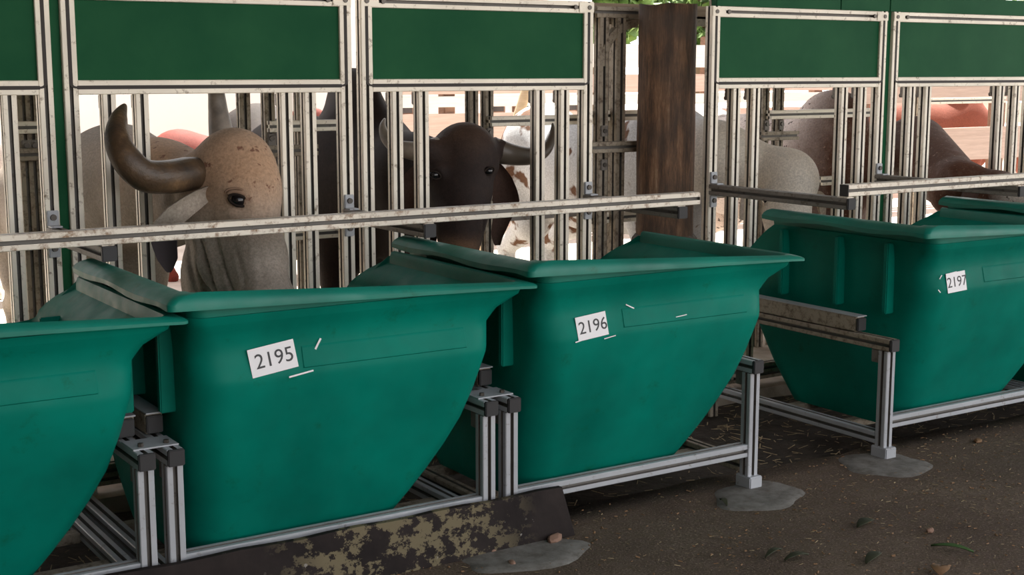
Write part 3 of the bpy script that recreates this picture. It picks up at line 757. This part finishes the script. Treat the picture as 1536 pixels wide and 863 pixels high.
rel(b, ear(b, [A(372, 268, 5.07), tuple(Vector(A(372, 268, 5.07))+Vector((.06, .05, -.05))), tuple(Vector(A(372, 268, 5.07))+Vector((.085, .06, -.15))), tuple(Vector(A(372, 268, 5.07))+Vector((.08, .06, -.24)))], [.02, .032, .03, .008], (.5, -.8, .1), EARB, .4))

# --- dark brown bull
S = SDF(); body_prims(S, 3.12, 6.0, 1.04); YD = 5.27
S.ell(A(697, 234, YD), (.150, .145, .150), .05); S.ell(A(694, 285, YD-.06), (.125, .10, .13), .07)
S.cap(A(692, 290, YD-.07), .118, A(689, 345, YD-.18), .088, .07); S.cap(A(689, 345, YD-.18), .088, A(688, 385, YD-.26), .085, .05)
S.ell(A(688, 398, YD-.29), (.10, .075, .068), .05)
S.cap(A(697, 310, YD+.10), .12, A(690, 380, YD-.05), .08, .07)
S.ell(A(733, 250, YD-.06), (.035, .05, .035), .04); S.ell(A(654, 256, YD-.06), (.035, .05, .035), .04)
S.cap(A(735, 228, YD-.01), .055, A(748, 224, YD-.01), .048, .04); S.cap(A(655, 228, YD-.01), .055, A(640, 224, YD-.01), .048, .04)
S.cap((3.13, 5.34, 1.12), .14, (3.12, 5.65, 1.10), .18, .1); S.cap((3.12, 5.65, 1.10), .18, (3.12, 6.15, 1.1), .29, .14); S.ell((3.12, 5.75, .85), (.05, .3, .22), .08)
MZ = Vector(A(688, 398, YD-.29))
for sx in (-1, 1): S.cut(MZ+Vector((.045*sx-.02, -.062, .01)), .018, .015)
er = S.hit(733, 257, 4.8, 5.6); el = S.hit(652, 263, 4.8, 5.6)
for p in (er, el): S.cut(p, .018, .02)
def tone2(V): return np.exp(-(((V-np.array(A(700, 190, YD-.1)))/np.array([.16, .2, .10]))**2).sum(1))*.28+np.exp(-(((V-np.array(A(688, 372, YD-.3)))/np.array([.12, .2, .04]))**2).sum(1))
BULL2 = coat('dark_brown_coat', (.020, .012, .010), (.15, .085, .05), None)
b = thing('bull', 'dark brown almost black bull with long hanging ears at trough 2196', 'bull', None, (3.12, 6.8, 0))
rel(b, link('body', S.mesh('body', .0135, BULL2, tone2), None, b))
rel(b, horn(b, [A(738, 224, YD), A(758, 230, YD-.01), A(782, 234, YD), A(804, 233, YD+.02), A(820, 222, YD+.05), A(828, 204, YD+.08), A(829, 185, YD+.11)], [.058, .052, .044, .037, .028, .017, .004], HORN3))
rel(b, horn(b, [A(656, 224, YD), A(638, 227, YD), A(616, 226, YD+.03), A(594, 220, YD+.07), A(579, 206, YD+.12), A(574, 190, YD+.16), A(577, 178, YD+.2)], [.055, .048, .040, .033, .025, .015, .004], HORN2))
for p, s_ in ((er, 1), (el, -1)):
    rel(b, eye(b, p+Vector((0, .004, 0)), .021, None)); rel(b, lid(b, p+Vector((0, .004, 0)), .021, (.25*s_-.2, -.95, .1), (0, 0, 1), LIDM, R(20*s_)))
EAR2 = coat('dark_ear', (.05, .026, .018), (.10, .05, .03))
rel(b, ear(b, [A(742, 246, YD+.02), A(752, 272, YD), A(758, 300, YD), A(752, 328, YD), A(746, 350, YD), A(746, 368, YD)], [.020, .050, .062, .040, .030, .012], (-.45, -.9, 0), EAR2, .5))
rel(b, ear(b, [A(640, 246, YD+.02), A(622, 268, YD+.02), A(612, 296, YD+.02), A(612, 325, YD+.02), A(615, 350, YD+.02)], [.020, .045, .055, .04, .01], (-.6, -.8, 0), EAR2, .5))
NOSE = mat('black_nose', (.012, .010, .010), .45)

# --- white cow lowering its head in the stall right of the post
S = SDF(); body_prims(S, 5.10, 6.02, 1.02, False); YW = 5.40
S.ell(A(1183, 268, YW), (.150, .15, .150), .05); S.cap(A(1183, 278, YW), .146, A(1180, 325, YW-.09), .115, .06); S.cap(A(1180, 325, YW-.09), .112, A(1182, 385, YW-.22), .085, .06)
S.cap(A(1180, 262, YW+.08), .12, (5.06, 5.75, 1.12), .18, .1); S.cap((5.06, 5.75, 1.12), .18, (5.10, 6.2, 1.1), .29, .14)
S.cap(A(1190, 300, YW+.06), .10, A(1185, 350, YW-.05), .08, .06)
el4 = S.hit(1163, 283, 5.0, 5.8)
def tone4(V): return np.clip((V[:, 1]-5.62)/.3, 0, 1)
COW4 = coat('pale_coat_with_brown_spots', (.60, .54, .46), (.58, .59, .61), (.13, .06, .03), .59, 6)
b = thing('cow', 'pale cow lowering its rounded forehead at trough 2197, its flank behind the wooden post', 'cow', None, (5.1, 6.85, 0))
rel(b, link('body', S.mesh('body', .015, COW4, tone4), None, b))
rel(b, ear(b, [A(1222, 292, YW+.02), tuple(Vector(A(1222, 292, YW+.02))+Vector((.09, .05, -.05))), tuple(Vector(A(1222, 292, YW+.02))+Vector((.13, .06, -.16)))], [.02, .05, .01], (.2, -.9, .1), EARB, .4))
rel(b, ear(b, [A(1143, 285, YW+.02), A(1122, 300, YW+.06), A(1112, 330, YW+.06)], [.02, .05, .01], (-.2, -.9, .1), EARB, .4))
rel(b, eye(b, S.hit(1150, 300, 5.0, 5.8)+Vector((.01, .008, 0)), .022, None)); 

# --- brown speckled cow in the rightmost stall
S = SDF(); body_prims(S, 6.36, 5.95, 1.01, False); S.ell((6.38, 6.15, 1.32), (.11, .25, .16), .12)
S.cap(A(1372, 225, 5.85), .21, A(1440, 285, 5.14), .150, .12); S.cap(A(1440, 285, 5.14), .150, A(1497, 288, 4.92), .105, .08)
S.cap(A(1497, 288, 4.92), .105, A(1545, 300, 4.72), .085, .06); S.ell(A(1556, 306, 4.68), (.085, .08, .08), .05)
def tone5(V): return np.maximum(np.clip((4.90-V[:, 1])/.15, 0, 1), np.clip((V[:, 1]-5.95)/.5, 0, 1))
COW5 = coat('red_brown_speckled_coat', (.095, .040, .022), (.74, .64, .60), (.10, .07, .06), .61, 26, (.34, .22, .17))
b = thing('cow', 'red brown cow flecked with white, its neck sloping down beside the right edge', 'cow', None, (6.36, 6.95, 0))
rel(b, link('body', S.mesh('body', .016, COW5, tone5), None, b))
rel(b, ear(b, [A(1470, 278, 4.98), A(1452, 296, 4.92), A(1446, 322, 4.92)], [.02, .05, .01], (-.4, -.9, 0), EAR2, .4))
rel(b, eye(b, S.hit(1500, 280, 4.6, 5.4)+Vector((.006, .006, 0)), .022, None))

# --- generic background cattle (full bodies, heads up or lowered)
def simple_cow(label, x, y, yaw, mat_, head='up', sc=1., hornm=None, h=.022, tone=None):
    S = SDF(); body_prims(S, 0, -.9*sc, sc)
    if head == 'up':
        S.cap((0, -.85*sc, 1.12*sc), .19*sc, (0, -1.22*sc, 1.38*sc), .12*sc, .1); S.ell((0, -1.27*sc, 1.42*sc), (.125*sc, .15*sc, .12*sc), .06); S.cap((0, -1.32*sc, 1.39*sc), .105*sc, (0, -1.62*sc, 1.20*sc), .068*sc, .06)
        hp, ef = (0, -1.22*sc, 1.46*sc), (0, -1.24*sc, 1.40*sc)
    else:
        S.cap((0, -.85*sc, 1.0*sc), .19*sc, (0, -1.30*sc, .80*sc), .12*sc, .1); S.ell((0, -1.36*sc, .80*sc), (.125*sc, .14*sc, .14*sc), .06); S.cap((0, -1.38*sc, .76*sc), .105*sc, (0, -1.52*sc, .42*sc), .068*sc, .06)
        hp, ef = (0, -1.32*sc, .90*sc), (0, -1.32*sc, .80*sc)
    S.ell((0, -.80*sc, .80*sc), (.04*sc, .25*sc, .25*sc), .08)
    b = thing('cow', label, 'cow', None, (x, y, 0)); b.rotation_euler = (0, 0, yaw)
    link('body', S.mesh('body', h, mat_, tone), None, b)
    for sx in (-1, 1):
        e = Vector(ef); ear(b, [tuple(e+Vector((.10*sx, 0, 0))), tuple(e+Vector((.2*sx, .02, -.04))), tuple(e+Vector((.25*sx, .03, -.16)))], [.02, .05, .01], (0, -1, .1), mat_, .4)
        eye(b, tuple(e+Vector((.10*sx*sc, -.15*sc, -.02*sc))), .02, None)
        if hornm: horn(b, [tuple(Vector(hp)+Vector((.07*sx, .02, -.02))), tuple(Vector(hp)+Vector((.16*sx, .03, .02))), tuple(Vector(hp)+Vector((.2*sx, .03, .12)))], [.035, .028, .006], hornm)
    return b
COWS = coat('white_red_veined_coat', (.62, .55, .52), (.5, .4, .38), (.22, .08, .06), .60, 14)
simple_cow('white cow with red mottling in the yard behind the light brown bull', 1.5, 10.4, R(75), COWS, 'low', .95)
RED = coat('rust_red_coat', (.16, .025, .016), (.2, .04, .025)); REDW = coat('red_white_flecked_coat', (.22, .065, .04), (.3, .1, .07), (.55, .42, .38), .60, 24)
pr_ = at(487, 190, 10.2); simple_cow('rust red cow in the yard seen between the bars right of the light brown bull', pr_.x-.75, 10.2, R(75), RED, 'low', .85)
pr_ = at(1452, 190, 9.3); simple_cow('red cow with white flecks lying behind the boards at the right', pr_.x-.5, 9.75, R(70), REDW, 'low', 1.0)

# ---------------------------------------------------------------- yard behind
def yardfence(label, x0, x1, y, boards, posts, mats):
    t = thing('board_fence', label, 'fence', None, (x0, y, 0))
    for z0, z1, mt_ in boards: box('board', (0, 0, z0), (x1-x0, .03, z1), mt_, t, .004)
    for p in posts: box('fence_post', (p-.06, .03, 0), (p+.06, .15, 1.95), BROWNB, t, .008)
    return t
yardfence('sunlit rail fence of white and pink boards across the yard', 6.0, 22.0, 11.2, ((.10, .35, PINKB), (.48, .80, PINKB), (.95, 1.2, PINKB), (1.26, 1.36, WHITEB), (1.38, 1.56, PINKB), (1.63, 1.86, WHITEB)), [.6+1.6*k for k in range(10)], None)
yardfence('low fence of wide pinkish boards behind the right stalls', 9.2, 17, 8.75, ((.75, 1.06, PINKB), (1.30, 1.50, PINKB)), [.3, 2.2, 4.1, 6.0, 7.6], None)
t = thing('white_building', 'sunlit limewashed building filling the yard behind the left bulls', 'building', None, (-4, 13.5, 0))
box('wall', (0, 0, 0), (13.9, .3, 3.4), LIME, t)
for x in (12.4, 12.77, 13.5, 11.2):
    fr = box('window', (x, -.03, 1.11), (x+.26, .02, 1.26), BROWNB, t, .01); box('pane', (-.10, -.035, -.05), (.10, -.028, .05), mat('window_glass', (.03, .035, .04), .1), fr)
box('eave', (-.2, -.8, 3.4), (14.1, .5, 3.5), BROWNB, t)
t = thing('leaning_pole', 'tan wooden pole leaning in the sunlit yard right of the dark bull', 'pole', None, tuple(at(738, 300, 9.6)*1.0))
t.location.z = 0
a_ = at(738, 300, 9.6)-t.location; b_ = at(792, 128, 9.6)-t.location; e_ = a_-(b_-a_)*(a_.z/(b_.z-a_.z))
v, f = tube_mesh([tuple(e_), tuple((e_+b_)/2), tuple(b_+(b_-a_)*.6)], [.05, .045, .04], 10, 3); pydata('pole', v, f, plainwood('tan_pole', (.42, .30, .18), (.60, .46, .30), (2, 2, 12)), t, True)
def tree(label, x, y, h, r, n):
    t = thing('tree', label, 'tree', 'trees beyond the yard fence', (x, y, 0))
    v, f = tube_mesh([(0, 0, 0), (.1, .05, h*.35), (0, .1, h*.7)], [.18, .13, .06], 10, 4); pydata('trunk', v, f, BARK, t, True)
    v = []; f = []
    for k in range(n):
        d = Vector(rng.normal(size=3)).normalized()*r*(.5+.5*rng.random()**.5); c = Vector((0, .1, h*.62))+Vector((d.x, d.y, d.z*.8))
        if c.z < .4: continue
        a = Vector(rng.normal(size=3)).normalized(); b_ = a.orthogonal().normalized(); s_ = .10+.10*rng.random(); i = len(v)
        v += [c-a*s_, c+b_*s_*.45, c+a*s_, c-b_*s_*.45]; f.append((i, i+1, i+2, i+3))
    pydata('crown', v, f, TREEM, t)
for (xx, yy, Y, hh, rr, lab) in ((880, 60, 15.5, 4.2, 1.0, 'leafy green tree beyond the yard, left of the wooden post'), (1050, 60, 17, 4.8, 1.5, 'leafy green tree beyond the yard, right of the wooden post'), (1500, 0, 17, 6.0, 2.8, 'leafy green tree beyond the right end of the yard'), (395, 160, 17, 3.6, 1.6, 'green bush tree glimpsed right of the light brown bull')):
    q = at(xx, yy, Y); tree(lab, q.x, Y, hh, rr, 2600)

# ---------------------------------------------------------------- foreground
t = thing('plank', 'long dark painted plank with flaking tan patches leaning along the stand fronts', 'plank', None, (.30, 3.775, 0))
bm = bmesh.new(); v = []; f = []
nx = 24
for s_ in (0, 1):
    for k in (0, 1):
        for i in range(nx+1):
            x = 2.36*i/nx; v.append((x+(.035 if (k == 0 and i == nx) else 0), (.0 if k == 0 else .030)+(.022 if s_ else 0)-.028, (.001 if k == 0 else .172+.003*math.sin(i*1.7))))
m1 = nx+1
for i in range(nx):
    f += [(i, i+1, m1+i+1, m1+i), (2*m1+i, 3*m1+i, 3*m1+i+1, 2*m1+i+1), (m1+i, m1+i+1, 3*m1+i+1, 3*m1+i), (i, 2*m1+i, 2*m1+i+1, i+1)]
f += [(0, m1, 3*m1, 2*m1), (nx, 2*m1+nx, 3*m1+nx, m1+nx)]
pydata('board', v, f, PLANKM, t)
for x in (.55, 1.25, 2.2): disc('nail_head', (x, -.010, .09), .005, .006, 'y', BOLT, t)
def blob(name, c, rx, ry, h_, mt_, n=28, parent=None):
    v = []; f = []; ph = rng.random(3)*6
    for i, (s_, z) in enumerate(((1, -.004), (.93, h_*.7), (.6, h_))):
        for k in range(n):
            a = 2*math.pi*k/n; q = s_*(1+.10*math.sin(2*a+ph[0])+.07*math.sin(5*a+ph[1])); v.append((rx*q*math.cos(a), ry*q*math.sin(a), z))
    for i in range(2):
        for k in range(n): f.append((i*n+k, i*n+(k+1) % n, (i+1)*n+(k+1) % n, (i+1)*n+k))
    f.append(tuple(range(2*n, 3*n))); return pydata(name, v, f, mt_, parent, True, c)
for (x, y, rx, ry, lab) in ((1138, 745, .20, .17, 'grey concrete patch round the right foot of the 2196 stand'), (1328, 698, .20, .17, 'grey concrete patch round the left foot of the 2197 stand'), (790, 832, .26, .14, 'thin grey concrete smear on the earth beside the plank end')):
    tag(blob('concrete_patch', atz(x, y, 0), rx, ry, .007, CONC), lab, 'concrete', 'concrete patches on the ground')
def stone(x, y, s_, mt_, lab, rz):
    bm = bmesh.new(); bmesh.ops.create_icosphere(bm, subdivisions=2, radius=1)
    for q in bm.verts: q.co = Vector((q.co.x*s_[0], q.co.y*s_[1], q.co.z*s_[2]))*(1+.22*(random.random()-.5))
    me = bpy.data.meshes.new('stone'); bm.to_mesh(me); bm.free(); o = link('stone', me, mt_, None, atz(x, y, 0)+Vector((0, 0, s_[2]*.7))); o.rotation_euler = (0, 0, rz)
    return tag(o, lab, 'stone', 'loose stones')
stone(832, 813, (.042, .022, .016), STONE, 'reddish stone chip lying at the right end of the plank', .5)
stone(739, 829, (.018, .012, .010), STONE, 'small reddish stone against the plank foot', .2)
stone(768, 847, (.022, .012, .008), STONE, 'small flat stone on the grey smear below the plank', 1.2)
stone(1467, 663, (.030, .018, .008), LEAFB, 'flat tan chip on the earth near the right edge', .6)
stone(1395, 799, (.018, .012, .010), STONE, 'small round stone right below the middle of the earth floor', .1)
def leaf(x, y, ln, wd, rz, mt_, lab):
    v = []; f = []
    for k in range(7):
        t_ = k/6; w_ = wd*math.sin(math.pi*min(max(t_, .04), .97))**.7
        for s_ in (-1, 0, 1): v.append(((t_-.5)*ln, s_*w_, .006+.012*math.sin(t_*3)+.006*abs(s_)))
    for k in range(6):
        for q in (0, 1): a = k*3+q; f.append((a, a+1, a+4, a+3))
    o = pydata('leaf', v, f, mt_, None, True, atz(x, y, 0)); o.rotation_euler = (0, 0, rz)
    md = o.modifiers.new('thick', 'SOLIDIFY'); md.thickness = .002
    return tag(o, lab, 'leaf', 'fallen leaves on the earth')
leaf(1428, 828, .14, .014, R(-62), LEAFM, 'long narrow green leaf on the earth at the lower right')
leaf(1298, 790, .10, .022, R(10), LEAFD, 'dark curled leaf on bare earth, highest of the dark leaves at the lower right')
leaf(1310, 842, .12, .02, R(20), LEAFD, 'dark leaf near the bottom edge of the earth floor')
leaf(1195, 841, .10, .016, R(-5), LEAFD, 'dark narrow leaf near the bottom, left of the other dark leaf')
leaf(1410, 861, .08, .03, R(40), LEAFB, 'brown leaf cut by the bottom edge')
leaf(1085, 758, .07, .012, R(70), LEAFD, 'small dark leaf just below the concrete patch of stand 2196')
leaf(1160, 835, .1, .012, R(15), LEAFD, 'thin dark leaf farthest left of those near the bottom edge')
# loose litter nobody could count
def litter(name, n, fn, ln, wd, mt_):
    v = []; f = []
    for k in range(n):
        c = Vector(fn()); a = rng.random()*math.pi*2; l_ = ln*(.4+rng.random()*1.1); w_ = wd*(.5+rng.random()); d = Vector((math.cos(a), math.sin(a), rng.normal()*.12)).normalized(); q = d.cross(Vector((0, 0, 1))).normalized()*w_; i = len(v); hh = Vector((0, 0, w_*.8))
        v += [c-d*l_-q, c+d*l_-q, c+d*l_+q, c-d*l_+q, c-d*l_+hh, c+d*l_+hh]
        f += [(i, i+1, i+5, i+4), (i+3, i+4, i+5, i+2), (i, i+4, i+3), (i+1, i+2, i+5)]
    o = pydata(name, v, f, mt_); o['kind'] = 'stuff'; return o
def gp():
    while True:
        x = rng.uniform(1.6, 7); y = rng.uniform(2.4, 3.96)
        if rng.random() < .45+.55*min(1, max(0, (x-3)/3)): return (x, y, .004)
tag(litter('straw_litter', 1500, gp, .008, .0011, STRAW), 'scattered straw and chaff on the trodden earth', 'straw')
tag(litter('chaff_litter', 2200, gp, .005, .0028, LEAFB), 'brown crumbs and leaf bits on the trodden earth', 'litter')
def tp():
    return (rng.uniform(.4, 7), rng.uniform(4.04, 5.0), -.052+.02*rng.random())
tag(litter('trench_straw', 1500, tp, .022, .002, STRAW), 'old straw lying in the trench under the troughs', 'straw')
